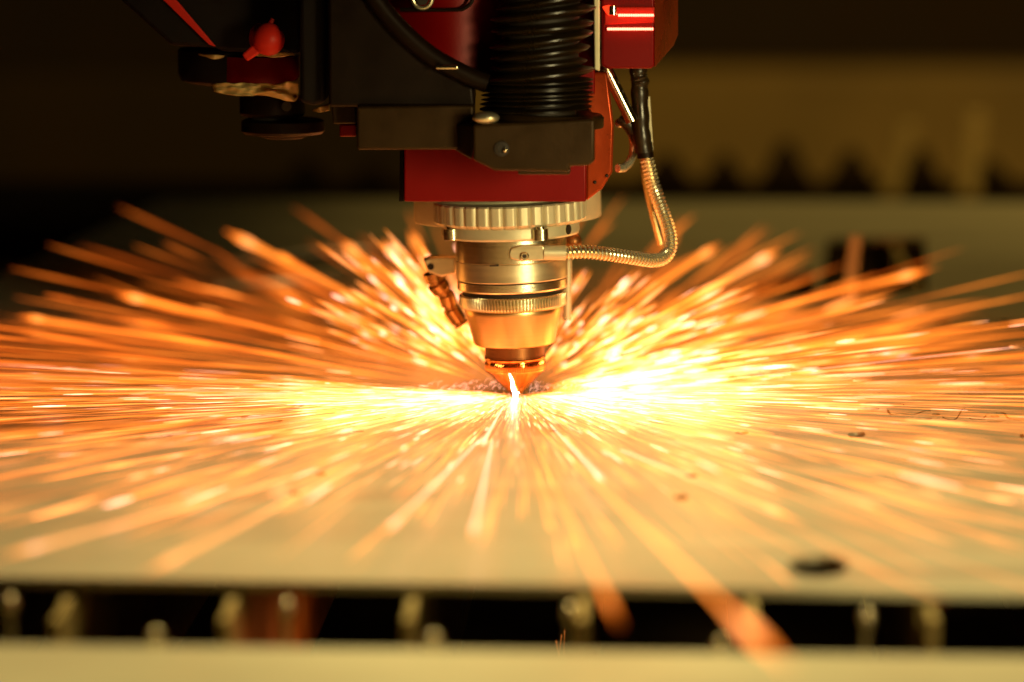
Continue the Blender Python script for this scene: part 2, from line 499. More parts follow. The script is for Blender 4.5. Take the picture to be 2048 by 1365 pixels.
for nm, m_, r_, dd in (('set_screw_rim', 'steel', 2.4, 0.12), ('set_screw_hole', 'gap', 1.8, 0.3)):
    MB().lathe([(r_, 0), (r_, 0.5)], 32, o=ax_ * (137 * K - 0.5 + dd) + Vector((0, 0, HZ(458))), axis=ax_).build(nm, M[m_], cl, local=True)
part('undercut_ring', [(124, 440), (124, 448)], M['gap'])
MB().lathe([(a * K, HZ(b)) for a, b in [(140, 448), (150, 443), (152.5, 440), (152.5, 406), (149, 403), (110, 403)]], 34 * 16,
           rfun=lambda r, z, a: r if r < 120 * K else r - 1.35 * (1 - min(1.0, 1.25 * abs(math.sin(17 * a)) ** 0.75))).build('scalloped_flange', M['anod'], hd, local=True)
dz = [HP(1208, q, 24).z for q in (376, 428)]
MB().lathe([(120 * K, dz[1] - .8), (187 * K, dz[1] - .4), (188.5 * K, dz[1] + .4), (188.5 * K, dz[0] - .4), (187 * K, dz[0]), (120 * K, dz[0])], 128, o=(-1.2, 24, 0)).build('flange_disc', M['anod'], hd, local=True)
# two cap screws under the flange
for px in (903, 1077):
    x = (px - 1024) * K; Rr = 141 * K
    yv = -math.sqrt(max(1, (Rr - 0.0) ** 2 - x * x))
    s_ = MB().lathe([(3.1, HZ(471)), (3.7, HZ(470)), (3.7, HZ(449)), (2.2, HZ(448)), (2.2, HZ(444))], 32, o=(x + 1.2, yv, 0)).build('cap_screw', M['turned'], hd, local=True)
    MB().lathe([(1.7, HZ(471.6)), (1.7, HZ(471))], 6, o=(x + 1.2, yv, 0)).build('hex_socket', M['gap'], s_, local=True)
# side clamp with pipe
cb = MB().prism([HP(1018, 508, -27.5), HP(1022, 497, -27.5), HP(1042, 491, -27.5), HP(1086, 491, -27.5), HP(1089, 499, -27.5), HP(1087, 521, -27.5), HP(1040, 523, -27.5), HP(1020, 517, -27.5)], (0, 6.5, 0)).build('hose_clamp_block', M['brass'], hd, local=True, bevel=0.5)
MB().lathe([(2.1, 0), (2.1, 1.1), (1.7, 1.4)], 32, o=HP(1049, 513, -27.3), axis=(0, -1, 0)).build('clamp_screw', M['turned'], cb, local=True)
MB().lathe([(0.95, 0), (0.95, 0.15)], 6, o=HP(1049, 513, -28.75), axis=(0, -1, 0)).build('hex_socket', M['gap'], cb, local=True)
MB().tube([HP(1086, 506, -25), HP(1131.5, 506, -24)], 3.45, 32).build('hose_ferrule', M['anod'], hd, local=True, bevel=0.25)
MB().ball(HP(1146, 483, 14), 4.2).build('ball_plug', M['neck'], hd, local=True)
MB().tube([HP(1136, 484, 16), HP(1134, 640, 16)], 2.0, 16).build('guide_rod', M['anod'], hd, local=True)
# fitting on the far side (left in the photograph)
ft = MB().prism([HP(846, 519, 18), HP(866, 514, 18), HP(912, 514, 18), HP(912, 546, 18), HP(884, 556, 18), HP(856, 546, 18)], (0, 9, 0)).build('side_fitting', M['brass'], hd, local=True, bevel=1)
MB().lathe([(1.6, 0), (1.6, 0.2)], 20, o=HP(861, 534, 17.9), axis=(0, -1, 0)).build('fitting_hole', M['gap'], ft, local=True)
path = [HP(866, 545, 24), HP(874, 568, 25), HP(892, 590, 27), HP(902, 618, 29), HP(922, 648, 31)]
pp = spline(path, 10)
MB().tube(pp, [((21 if i < 16 else 18.5) if i % 10 < 8 else 15) * K * (1.0 - 0.004 * i) for i in range(len(pp))], 24).build('gas_hose', M['oldbrass'], hd, local=True)

# red block above the flange
rb = thing('red_head_block', 'glossy red rectangular block clamped on top of the scalloped metal flange', 'head block', P(990, 404, 0))
MB().prism(pxo([(808, 404), (808, 293), (1172, 293), (1172, 404)], -34), (4, 74, 0)).build('block_body', M['red'], rb, bevel=0.8)
MB().prism(pxo([(1172.5, 403), (1205, 378), (1225, 345), (1228, 250), (1215, 145), (1172.5, 145)], -26), (0, 60, 0)).build('side_cover', M['redreflect'], rb, bevel=1.2)
for a, b in ((1214, 352), (1190, 365)):
    MB().ball(P(a, b, -26.5), 0.8, 10, 6).build('cover_screw', M['gap'], rb)
MB().prism(pxo([(798, 404), (808, 404), (808, 300), (800, 300)], -20), (0, 50, 0)).build('block_edge', M['blackdeep'], rb, bevel=0.4)

# ------------------------------------------------------------------ carriage (black housing and everything bolted on it)
ca = thing('machine_carriage', 'black carriage housing with red panel carrying the cutting head from above', 'carriage', P(800, 300, -20))
MB().prism(pxo([(655, -160), (705, -160), (715, -20), (752, 20), (800, 66), (850, 105), (905, 132), (945, 152), (950, 214), (657, 214)], -70), (0, 60, 0)).build('housing_plate', M['black'], ca, bevel=1.5)
MB().prism(pxo([(598, -160), (650, -160), (652, 205), (628, 212), (600, 205)], -60), (0, 80, 0)).build('housing_column', M['blackdeep'], ca, bevel=2)
MB().prism(pxo([(713, 213), (948, 211), (948, 300), (714, 300)], -76), (0, 60, 0)).build('lower_plate', M['grey'], ca, bevel=1.2)
MB().prism(pxo([(663, 210), (712, 212), (712, 248), (666, 248)], -60), (0, 50, 0)).build('edge_tab', M['grey'], ca, bevel=0.8)
MB().prism(pxo([(679, 249), (712, 249), (712, 274), (679, 274)], -50), (0, 40, 0)).build('red_tab', M['red'], ca, bevel=0.8)
# curved red panel
m_ = MB(); pts = []; cols = 14
for j in range(cols + 1):
    t = j / cols; px = 760 + 430 * t
    pts.append((px, -35 - 16 * math.sin(math.pi * min(1, t * 1.5))))
low = [(760, 60), (800, 88), (870, 130), (945, 160), (1000, 176), (1190, 190)]


def lowy(x):
    for (a, b), (c_, d_) in zip(low, low[1:]):
        if a <= x <= c_: return b + (d_ - b) * (x - a) / (c_ - a)
    return 190


vs_ = []; fs_ = []
for j, (px, y) in enumerate(pts):
    vs_ += [P(px, -160, y), P(px, lowy(px), y), P(px, lowy(px), y + 30), P(px, -160, y + 30)]
for j in range(cols):
    for k in range(4):
        fs_.append((4 * j + k, 4 * j + (k + 1) % 4, 4 * j + 4 + (k + 1) % 4, 4 * j + 4 + k))
fs_ += [(0, 1, 2, 3), tuple(4 * cols + k for k in (3, 2, 1, 0))]
rp = m_.add(vs_, fs_).build('red_panel', M['red'], ca, bevel=1)
MB().tube(spline(pxo([(800, 20), (905, 20), (930, 16), (946, -4), (950, -60)], -54), 6), 0.9, 8).build('pocket_rim', M['black'], rp)
ring = [P(845 + 19 * math.cos(a), -2 + 19 * math.sin(a), -56) for a in [2 * math.pi * i / 32 for i in range(33)]]
MB().tube(ring, 1.0, 10).build('ring_screw', M['brass'], rp)
MB().lathe([(3.0, 0), (3.0, 1.4)], 6, o=P(845, -2, -55), axis=(0, -1, 0)).build('screw_core', M['gap'], rp)
MB().tube(spline(pxo([(722, -60), (752, 0), (800, 58), (862, 112), (935, 152), (975, 168)], -72), 8), 4.2, 16).build('black_hose', M['black'], ca)
MB().prism(pxo([(869, 132), (914, 130), (918, 139), (872, 139)], -79), (0, 4, 0)).build('bright_clip', M['steel'], ca, bevel=0.5)

# left tool group on the carriage
tl = thing('tool_holder', 'black round tool holder wrapped in yellowed plastic film beside the housing', 'tool holder', P(560, 275, 0))
MB().prism(pxo([(225, -160), (600, -160), (600, 108), (450, 104), (428, 96), (342, 92), (330, 80), (240, 0)], -20), (0, 70, 0)).build('arm_casting', M['blackdeep'], tl, bevel=2)
MB().prism(pxo([(300, -40), (335, -40), (352, 0), (432, 94), (418, 90), (326, 0)], -23), (0, 2.5, 0)).build('red_edge_strip', M['redplastic'], tl, bevel=0.4)


def lath(cx, prof, y, nm, m, par, n=72):
    ps = [(a * K, P(cx, b, y).z) for a, b in prof][::-1]
    c_ = P(cx, prof[0][1], y)
    return MB().lathe(ps, n, o=(c_.x, y, 0)).build(nm, m, par)


lath(478, [(118, 96), (122, 100), (122, 146), (116, 160), (90, 168)], 25, 'holder_ring', M['redreflect'] if False else M['blackdeep'], tl)
lath(520, [(78, 112), (79, 150), (76, 164), (60, 166)], 8, 'red_reflection', M['red'], tl)  # reflection on the black ring, built in as a red-coloured band
lath(545, [(64, 193), (65, 196), (65, 226), (60, 232), (44, 234)], 0, 'upper_collar', M['black'], tl)
lath(545, [(48, 232), (48, 240)], 0, 'collar_waist', M['gap'], tl)
lath(566, [(74, 238), (82, 242), (83, 262), (76, 268), (52, 271)], 2, 'lower_collar', M['black'], tl)
lath(568, [(44, 270), (44, 274), (36, 277)], 2, 'collar_foot', M['black'], tl)
MB().lathe([(2.3, 0), (2.3, 0.6)], 24, o=P(573, 213, -15), axis=(0.1, -1, 0)).build('collar_hole', M['gap'], tl)
kn = thing('red_ball_knob', 'small red ball knob on a short stem in front of the black tool holder', 'knob', P(535, 78, -40))
MB().ball(P(537, 79, -40), 7.4, 32, 20).build('ball', M['redplastic'], kn)
MB().ball(P(518, 76, -32), 6.6, 24, 16, sq=(0.7, 1, 1)).build('rear_ball', M['redplastic'], kn)
MB().prism(pxo([(494, 124), (483, 110), (505, 90), (524, 84), (530, 100), (512, 112)], -42), (0, 5, 0)).build('stem', M['redplastic'], kn, bevel=1.0)
MB().tube(pxo([(540, 50), (546, 38)], -38), 1.1, 8).build('pin', M['redplastic'], kn)


def film(nm, pts_top, pts_bot, y, amp, nx=60, ny=10, lab=None):
    vs_ = []; fs_ = []
    tp = spline([Vector((a, b, 0)) for a, b in pts_top], 6); bt = spline([Vector((a, b, 0)) for a, b in pts_bot], 6)
    for i in range(nx + 1):
        t = i / nx
        def at(L): 
            q = t * (len(L) - 1); k = min(int(q), len(L) - 2); return L[k].lerp(L[k + 1], q - k)
        a, b = at(tp), at(bt)
        for j in range(ny + 1):
            c_ = a.lerp(b, j / ny)
            bow = -16 * math.sin(math.pi * t)
            d = mnoise.fractal(Vector((c_.x * .018, c_.y * .05, 3)), 1.0, 2.0, 3)
            vs_.append(P(c_.x, c_.y + 2.0 * mnoise.noise(Vector((c_.x * .05, j * .6, 7))), y + bow + amp * d))
    for i in range(nx):
        for j in range(ny):
            k = i * (ny + 1) + j; fs_.append((k, k + ny + 1, k + ny + 2, k + 1))
    o = MB().add(vs_, fs_).build(nm, M['film'], tl, angle=70)
    s = o.modifiers.new('s', 'SOLIDIFY'); s.thickness = 0.0003
    return o


film('plastic_film', [(422, 168), (470, 166), (540, 168), (585, 162), (598, 152)], [(428, 184), (470, 192), (530, 192), (585, 204), (597, 192)], -12, 5)
film('film_edge', [(395, 108), (430, 110), (455, 111)], [(400, 110), (430, 119), (452, 112)], 4, 2, 20, 4)
film('film_edge', [(505, 108), (550, 106), (592, 105)], [(508, 113), (550, 115), (590, 112)], -14, 3, 30, 4)
film('film_edge', [(624, 220), (640, 214), (660, 206)], [(626, 222), (642, 226), (660, 222)], -20, 2, 20, 4)

# ------------------------------------------------------------------ bellows on its bracket
bl = thing('bellows_hose', 'black pleated bellows hose standing on a dark grey clamp bracket', 'bellows', P(1070, 345, -90))
YB = -92
MB().prism(pxo([(945, 250), (1190, 238), (1190, 322), (1178, 332), (1140, 333), (1138, 345), (990, 342), (946, 320)], YB), (0, 62, 0)).build('clamp_bracket', M['grey'], bl, bevel=1.5)
MB().prism([P(944, 250, YB + 1), P(944, 321, YB + 1), P(908, 300, YB + 20), P(905, 246, YB + 20)], (0, 30, 0)).build('bracket_cheek', M['black'], bl, bevel=1.0)
MB().prism(pxo([(1035, 340), (1142, 337), (1140, 350), (1036, 350)], YB + 3), (0, 20, 0)).build('bracket_tab', M['grey'], bl, bevel=0.8)
kb = 1490 / FPX
cx_b = P(1075, 230, YB + 28)
MB().lathe([(115 * kb, P(1075, 252, YB + 28).z), (117 * kb, P(1075, 248, YB + 28).z), (117 * kb, P(1075, 232, YB + 28).z), (112 * kb, P(1075, 226, YB + 28).z), (80 * kb, P(1075, 226, YB + 28).z)], 72, o=(cx_b.x, YB + 28, 0), axis=(0.03, 0, 1)).build('clamp_ring', M['grey'], bl)
sw = MB().lathe([(3.4, 0), (3.2, 0.7), (1.8, 0.9), (1.7, 0.2)], 28, o=P(1003, 298, YB - 0.2), axis=(0, -1, 0)).build('bracket_screw', M['gap'], bl)
MB().ball(P(1010, 301, YB - 1.0), 1.1, 12, 8).build('screw_glint', M['steel'], sw)  # steel ball added for the highlight on the dark screw
MB().ball(P(972, 236, YB + 2), 5.0, 24, 12, sq=(1.2, 1, .55)).build('dome_screw', M['brass'], bl)
MB().tube([P(1075, 240, YB + 28), P(1080, 120, YB + 28), P(1088, -160, YB + 28)], 17, 32).build('inner_tube', M['gap'], bl)
pm = MB().lathe([(15, -2.6), (22.5, -0.75), (23.6, -0.1), (23.6, 0.25), (22.5, 0.8), (15, 2.6)], 72)
ys = [216, 206, 197, 188, 179, 171, 162, 150, 130, 105, 80, 54, 28, 2, -25, -52, -80]
first = None
for i, py in enumerate(ys):
    c_ = P(1071 + 0.085 * (216 - py) + rnd.uniform(-2, 2), py, YB + 28)
    if first is None:
        o = first = pm.build('pleat', M['rubber'], bl, local=True)
    else:
        o = first.copy(); C.objects.link(o)
    o.location = (c_ - Vector(bl['_o'])) * 0.001
    s_ = 1.06 if i < 8 else 0.96 + rnd.uniform(-.04, .05)
    o.scale = (s_, s_, 0.55 if i < 7 else 1.25)
    o.rotation_euler = (rnd.uniform(-.03, .03), R(-1.5 if i < 7 else -6 + rnd.uniform(-4, 3)), 0)

# pale strip, red sensor box
o = MB().prism(pxo([(1186, -160), (1200, -160), (1200, 143), (1189, 140)], -50), (0, 40, 0)).build('pale_strip', M['pale'], bevel=0.6)
tag(o, 'narrow pale metal strip standing between the bellows and the red box', 'strip')
bx = thing('red_light_box', 'red box with two glowing rows of red lights and a dark slanted side', 'light box', P(1260, 137, -40))
MB().prism(pxo([(1203, -160), (1309, -160), (1309, 134), (1300, 138), (1215, 138), (1203, 132)], -50), (0, 55, 0)).build('box_body', M['red'], bx, bevel=1.0)
MB().prism([P(1309.5, -160, -49), P(1309.5, 136, -49), P(1347, 92, -10), P(1356, 70, -4), P(1356, -160, -4)], (0, 30, 0)).build('box_side', M['redreflect'], bx, bevel=0.5)
MB().prism(pxo([(1209, 14), (1309, 14), (1309, 46), (1209, 50)], -51), (0, 2, 0)).build('light_ledge', M['redplastic'], bx, bevel=0.6)
for (x0, x1, y_) in ((1238, 1306, 31), (1216, 1305, 58.5)):
    k = int((x1 - x0) / 3.4); strip = MB()
    for i in range(k):
        strip.ball(P(x0 + (x1 - x0) * i / (k - 1), y_, -52.6), 0.36, 6, 5, sq=(1, 1, 1.8))
    tag(strip.build('led_row', M['led'], bx), kind='stuff')
    MB().tube([P(x0 - 1, y_, -51.4), P(x1 + 1, y_, -51.4)], 0.8, 8).build('led_lens', M['ledglow'], bx)
MB().prism(pxo([(1204, 14), (1218, 11), (1233, 14), (1232, 30), (1216, 32)], -53), (0, 3, 0)).build('orange_glow_patch', M['ledglow'], bx, bevel=0.8)  # small emissive orange-red patch beside the light rows
MB().lathe([(1.9, 0), (1.9, 4)], 20, o=P(1226, 30, -54), axis=(0, 0, 1)).build('box_screw', M['steel'], bx)

# rod, cables, loop, armoured hose
o = MB().tube(pxo([(1208, 130), (1264, 243)], -5), 2.9, 20).build('steel_rod', M['steel'])
tag(o, 'bright polished steel rod slanting down behind the red side cover', 'rod')
cb_ = thing('black_cable', 'black cable dropping from the red box to the armoured hose', 'cable', P(1283, 305, 0))
MB().tube(spline(pxo([(1276, 120), (1277, 150), (1281, 165), (1279, 178), (1282, 250), (1288, 305)], 0), 8), [4.0 + 0.25 * math.sin(i * 1.3) for i in range(41)], 20).build('cable_sleeve', M['rubber'], cb_)
MB().tube(spline(pxo([(1240, 235), (1262, 255), (1285, 298)], 4), 8), 3.3, 16).build('cable_branch', M['rubber'], cb_)
MB().tube(pxo([(1288, 286), (1291, 316)], 1), 3.9, 20).build('cable_gland', M['black'], cb_)
o = MB().prism(pxo([(1294, 192), (1300, 194), (1307, 302), (1300, 302)], 3), (0, 2, 0)).build('cable_tag', M['pale'], bevel=0.3)
tag(o, 'thin pale tag strip behind the black cable', 'tag')
lp = [P(1240 + 28 * math.cos(a) , 292 + 46 * math.sin(a), 6 + 6 * math.cos(a)) for a in [R(-100) + R(200) * i / 8 for i in range(9)]]
o = MB().tube(lp, 2.0, 12).build('wire_loop', M['hose'])
tag(o, 'polished bent metal loop beside the red side cover', 'loop')
ah = thing('armoured_hose', 'slim spiral-wound metal hose looping from the head clamp up to the black cable', 'hose', P(1340, 500, 0))
hp = spline([P(1131, 506, -24), P(1165, 504, -22), P(1210, 508, -18), P(1262, 515, -10), P(1305, 521, 0), P(1330, 513, 8), P(1341, 490, 14), P(1336, 455, 20), P(1322, 415, 26), P(1306, 368, 30), P(1292, 312, 30)], 10)
MB().tube(hp, 2.5, 16).build('hose_core', M['cone'], ah)
coil(hp, 2.75, 0.62, 2.0).build('spiral_wire', M['hose'], ah)
o = MB().tube(spline([P(1284, 300, 40), P(1291, 360, 40), P(1306, 430, 40), P(1322, 490, 40)], 8), 1.5, 12).build('hose_reflection', M['cone'])  # tube added for the blurred orange reflection along the hose
tag(o, 'thin tube added for the orange reflection just behind the armoured hose', 'reflection tube')

# ------------------------------------------------------------------ sparks
def spark_mat():
    m = bpy.data.materials.new('spark_fire'); m.use_nodes = True
    nt = m.node_tree; nt.nodes.clear(); N = nt.nodes; L = nt.links
    at = N.new("ShaderNodeAttribute"); at.attribute_name = 'ember'
    cr = N.new("ShaderNodeValToRGB"); e = cr.color_ramp
    e.elements[0].position = 0.0; e.elements[0].color = (1.0, 0.115, 0.005, 1)
    e.elements[1].position = 1.0; e.elements[1].color = (1.0, 0.44, 0.31, 1)
    k = e.elements.new(0.84); k.color = (1.0, 0.335, 0.10, 1)
    k = e.elements.new(0.58); k.color = (1.0, 0.235, 0.020, 1)
    L.new(at.outputs['Fac'], cr.inputs[0])
    mr = N.new("ShaderNodeMath"); mr.operation = 'POWER'; mr.inputs[1].default_value = 1.3
    L.new(at.outputs['Fac'], mr.inputs[0])
    mu = N.new("ShaderNodeMath"); mu.operation = 'MULTIPLY_ADD'; mu.inputs[1].default_value = 0.75; mu.inputs[2].default_value = 0.12
    L.new(mr.outputs[0], mu.inputs[0])
    em = N.new("ShaderNodeEmission"); out = N.new("ShaderNodeOutputMaterial")
    L.new(cr.outputs[0], em.inputs[0]); a2 = N.new("ShaderNodeAttribute"); a2.attribute_name = 'gain'
    mg = N.new("ShaderNodeMath"); mg.operation = 'MULTIPLY'
    L.new(mu.outputs[0], mg.inputs[0]); L.new(a2.outputs['Fac'], mg.inputs[1]); L.new(mg.outputs[0], em.inputs[1])
    tr = N.new("ShaderNodeBsdfTransparent"); ad = N.new("ShaderNodeAddShader")   # glowing gas: light adds up, nothing behind is hidden
    L.new(em.outputs[0], ad.inputs[0]); L.new(tr.outputs[0], ad.inputs[1]); L.new(ad.outputs[0], out.inputs[0])
    m.cycles.emission_sampling = 'NONE'
    return m


M['spark'] = spark_mat()


class Fire:
    def __init__(s, gain=1.0): s.v = []; s.f = []; s.h = []; s.n = 0; s.gain = gain; s.g = []
    def strand(s, pts, rad, heat, ns=4):
        pts = np.asarray(pts, float); m = len(pts); rad = np.broadcast_to(rad, (m,)); heat = np.broadcast_to(heat, (m,))
        t = np.gradient(pts, axis=0); t /= np.linalg.norm(t, axis=1)[:, None] + 1e-9
        up = np.array([0, 0, 1.0]); a = np.cross(t, up); a /= np.linalg.norm(a, axis=1)[:, None] + 1e-6; b = np.cross(t, a)
        th = np.arange(ns) * 2 * np.pi / ns
        v = pts[:, None] + (a[:, None] * np.cos(th)[None, :, None] + b[:, None] * np.sin(th)[None, :, None]) * rad[:, None, None]
        i = np.arange(m - 1)[:, None]; k = np.arange(ns)[None, :]
        f = np.stack([i * ns + k, i * ns + (k + 1) % ns, (i + 1) * ns + (k + 1) % ns, (i + 1) * ns + k], -1).reshape(-1, 4) + s.n
        s.v.append(v.reshape(-1, 3)); s.f.append(f); s.h.append(np.repeat(heat, ns)); s.g.append(np.full(m * ns, s.gain)); s.n += m * ns
    def bead(s, p, r, heat):
        m = 5; zz = np.linspace(-1, 1, m); pts = np.array(p)[None] + np.stack([zz * r, zz * 0, zz * 0], 1)
        s.strand(pts, r * np.sqrt(np.clip(1 - zz * zz, 0.02, 1)), heat, 6)
    def build(s, name, parent=None, off=(0, 0, 0)):
        v = (np.concatenate(s.v) - np.array(off)) * 0.001; f = np.concatenate(s.f); h = np.concatenate(s.h)
        me = bpy.data.meshes.new(name)
        me.vertices.add(len(v)); me.vertices.foreach_set('co', v.ravel().astype(np.float32))
        me.loops.add(f.size); me.loops.foreach_set('vertex_index', f.ravel().astype(np.int32))
        me.polygons.add(len(f)); me.polygons.foreach_set('loop_start', np.arange(0, f.size, 4, dtype=np.int32))
        me.polygons.foreach_set('loop_total', np.full(len(f), 4, dtype=np.int32))
        me.update(); me.validate()
        a = me.attributes.new('ember', 'FLOAT', 'POINT'); a.data.foreach_set('value', h.astype(np.float32))
        a = me.attributes.new('gain', 'FLOAT', 'POINT'); a.data.foreach_set('value', np.concatenate(s.g).astype(np.float32))
        me.materials.append(M['spark'])
        o = bpy.data.objects.new(name, me); C.objects.link(o); o.parent = parent
        return o


rg = np.random.default_rng(11)


def trail(F, az, el, L, r0, rad, heat0, heat1, drop, bead=True, wig=0.3, n=12, pulse=True):
    """az: 0 = right, 90 = away from camera; lengths in mm"""
    t = np.linspace(r0, 1, n)
    d = np.array([math.cos(az) * math.cos(el), math.sin(az) * math.cos(el), math.sin(el)])
    p = d[None] * (L * t)[:, None]
    p[:, 2] += 1.2 - drop * (t ** 2)
    side = np.array([-math.sin(az), math.cos(az), 0]); ph = rg.uniform(0, 6.28)
    p += side[None] * (wig * L * 0.01 * np.sin(t * 3 + ph))[:, None]
    p[:, 2] = np.abs(p[:, 2] - 0.6) + 0.6              # bounces off the sheet
    g = np.exp(-L * t / 130.0)
    h = heat1 * 0.75 + (heat0 - heat1 * 0.6) * g
    if pulse: h = h * (0.75 + 0.5 * rg.random(n)) * np.clip((t - r0) * 6 + .35, 0, 1)
    rr = rad * (0.55 + 0.45 * t) * np.where(t > .98, 0.4, 1)
    F.strand(p, rr, h)
    if bead: F.bead(p[-2], rad * rg.uniform(1.6, 2.6), min(1.0, heat1 * 1.35 + 0.15))


F = Fire()
def dash(az, el, r, ln, rad, heat, drop=0.0, n=8, jitter=1.0):
    """one glowing streak: tapered, brightest near its leading end, r..r+ln mm out from the cut"""
    az += R(rg.normal(0, 1.0)) * jitter
    t = np.linspace(0, 1, n); q = r + ln * t
    d = np.array([math.cos(az) * math.cos(el), math.sin(az) * math.cos(el), math.sin(el)])
    p = d[None] * q[:, None]; p[:, 2] += 1.0 - drop * (q / 300.0) ** 2
    side = np.array([-math.sin(az), math.cos(az), 0]); p += side[None] * (rg.normal(0, .012) * ln * t ** 2)[:, None]
    p[:, 2] = np.abs(p[:, 2] - 0.5) + 0.5
    hd_ = rg.uniform(.55, .95)
    w_ = np.clip(t / .5, .12, 1) * np.clip((1 - t) / .22, .15, 1)
    hh = heat * (0.45 + 0.55 * np.clip(1 - np.abs(t - hd_) / .45, 0, 1)) * (0.85 + 0.3 * rg.random(n))
    F.strand(p, rad * w_, hh, 5)
    if rg.random() < .13:
        k = min(n - 2, int(hd_ * n)); F.strand(p[k - 1:k + 2], rad * np.array([.5, 1.35, .5]), min(1, heat * 1.5), 5)


def near(r, s_=110.0): return math.exp(-r / s_)


# thin sharp lines low over the sheet, both sides of the nozzle
for i in range(1150):
    right = rg.random() < .52
    a = rg.normal(0, 11); az = R(a) if right else R(180 - a)
    r_ = 8 + 340 * rg.random() ** .95
    ln = rg.uniform(12, 85) * (0.6 + r_ / 260) * (2.0 if rg.random() < .4 else 1)
    if right and r_ > 150 and rg.random() < .45: continue
    dash(az, R(abs(rg.normal(0, 1.8))), r_, ln, rg.uniform(.04, .12), min(1, rg.uniform(.4, .9) + .15 * near(r_)), rg.uniform(0, 9), 8, .5)
F.gain = 1.2
# soft streaks behind the head: dashes at all distances, redder on the dark side
for i in range(500):
    az = R(rg.uniform(5, 175)); sn = math.sin(az); left = math.cos(az) < -.15
    rmax = min(500, (125 + 290 * sn ** 4) / sn) * (0.86 if math.cos(az) > .35 else 1)
    r_ = 55 + (rmax - 55) * rg.random() ** 1.1
    ln = rg.uniform(40, 130) * (0.7 + r_ / 300)
    h_ = (rg.uniform(.12, .44) if left else rg.uniform(.22, .55)) + .75 * near(r_, 90)
    dash(az, R(rg.uniform(0.3, 6.0) * (.4 + .6 * sn ** 2)), r_, ln, rg.uniform(.14, .30) + r_ * sn * rg.uniform(.0016, .0042), min(1, h_), rg.uniform(0, 12))
F.gain = 1.05
# soft streaks towards the camera
for i in range(1050):
    az = R(-rg.uniform(5, 175)); sn = abs(math.sin(az))
    rmax = 360 * (0.85 + 0.5 * abs(math.cos(az)))
    r_ = 8 + rmax * rg.random() ** 1.7
    ln = rg.uniform(20, 85) * (0.5 + r_ / 200)
    dash(az, R(rg.uniform(0.3, 4.5)), r_, ln, rg.uniform(.08, .2) + r_ * sn * rg.uniform(.0006, .0028), min(1, rg.uniform(.30, .62) + .8 * near(r_, 110)), rg.uniform(0, 8))
F.gain = 1.05
# hot jets thrown up behind the nozzle, left and right of the cone
for i in range(1080):
    q = rg.random()
    if q < .26: az = R(rg.normal(110, 11)); el = R(rg.uniform(3, 22)); r_ = rg.uniform(35, 140)
    elif q < .48: az = R(rg.normal(60, 16)); el = R(rg.uniform(3, 18)); r_ = rg.uniform(35, 120)
    elif q < .78: az = R(rg.normal(17, 13)); el = R(rg.uniform(.5, 9)); r_ = 15 + rg.exponential(38)
    elif q < .89: az = R(rg.normal(218, 20)); el = R(rg.uniform(.3, 3)); r_ = 10 + rg.exponential(38)
    else: az = R(rg.normal(-38, 20)); el = R(rg.uniform(.3, 3)); r_ = 10 + rg.exponential(38)
    dash(az, el, r_, rg.uniform(20, 60), rg.uniform(.2, .85) * (1.5 if q < .48 else (1 if q < .78 else .55)), rg.uniform(.75, 1.0), rg.uniform(0, 6))
# fine golden lines over the near part of the sheet
for i in range(1100):
    az = R(270 + rg.uniform(-95, 95)); sn = abs(math.sin(az)); r_ = 15 + (300 - 90 * sn) * rg.random() ** 1.2
    if math.cos(az) > .5 and r_ > 120 and rg.random() < .6: continue
    dash(az, R(rg.uniform(0.2, 3.5)), r_, rg.uniform(20, 90), rg.uniform(.05, .14) + r_ * sn * .0007, min(1, rg.uniform(.55, .9) + .3 * near(r_)), rg.uniform(0, 8), 8, .5)
# white-hot core in front and beside the tip
for i in range(1900):
    az = R(270 + rg.uniform(-98, 98) * (1 if rg.random() < .45 else .72)); r_ = 3 + 100 * rg.random() ** 1.15
    dash(az, R(rg.uniform(0.2, 5)), r_, rg.uniform(6, 30), rg.uniform(.05, .18), rg.uniform(.85, 1.0), 1.0, 6)
o = F.build('spark_shower'); tag(o, 'dense orange and white sparks fanning out from the nozzle tip over the sheet', 'sparks', kind='stuff')
# tiny curls round the nozzle tip
F = Fire()
for i in range(170):
    a = rg.uniform(0, 6.28); q = rg.uniform(8, 52); c = np.array([q * math.cos(a), abs(q * math.sin(a)) * .5 - 4, 1 + abs(rg.normal(0, 3.4)) * (1 - q / 80)])
    r = rg.uniform(.5, 2.2); th = np.linspace(rg.uniform(0, 3), rg.uniform(3.4, 5.6), 7)
    F.strand(c[None] + np.stack([r * np.cos(th), th * 0.2, r * np.abs(np.sin(th)) * 1.2], 1), rg.uniform(.025, .06), 1.0)
for i in range(60):
    a = rg.uniform(0, 6.28); q = rg.uniform(5, 45)
    F.bead((q * math.cos(a), abs(q * math.sin(a)) * .4 - 6, .7), rg.uniform(.2, .55), rg.uniform(.5, 1))
o = F.build('spatter_curls'); tag(o, 'tiny bright spatter curls hopping round the nozzle tip', 'spatter', kind='stuff')
# hot spot, plus a glowing tube added for its reflection in the copper
o = MB().ball((-0.5, -3.4, 1.2), 1.15, 20, 14, sq=(.9, .8, 1.3)).ball((0.1, -3.0, 3.2), 0.75, 16, 10, sq=(.7, .8, 2.6)).ball((0.7, -3.3, 2.5), 0.6, 16, 10, sq=(1.2, .8, 1)).tube(spline([P(1031, 790, -5), P(1026, 776, -8), P(1024, 762, -11), P(1019, 748, -14)], 5), [1.1, .95, .85, .8, .8, .75, .7, .65, .62, .6, .55, .5, .42, .35, .25, .12], 12).build('cut_spot_and_glint', emis('white_hot', (1.0, 0.75, 0.5), 25, 'AUTO'))
tag(o, 'white-hot molten spot where the nozzle tip meets the sheet, with a streak added for its reflection', 'molten spot')


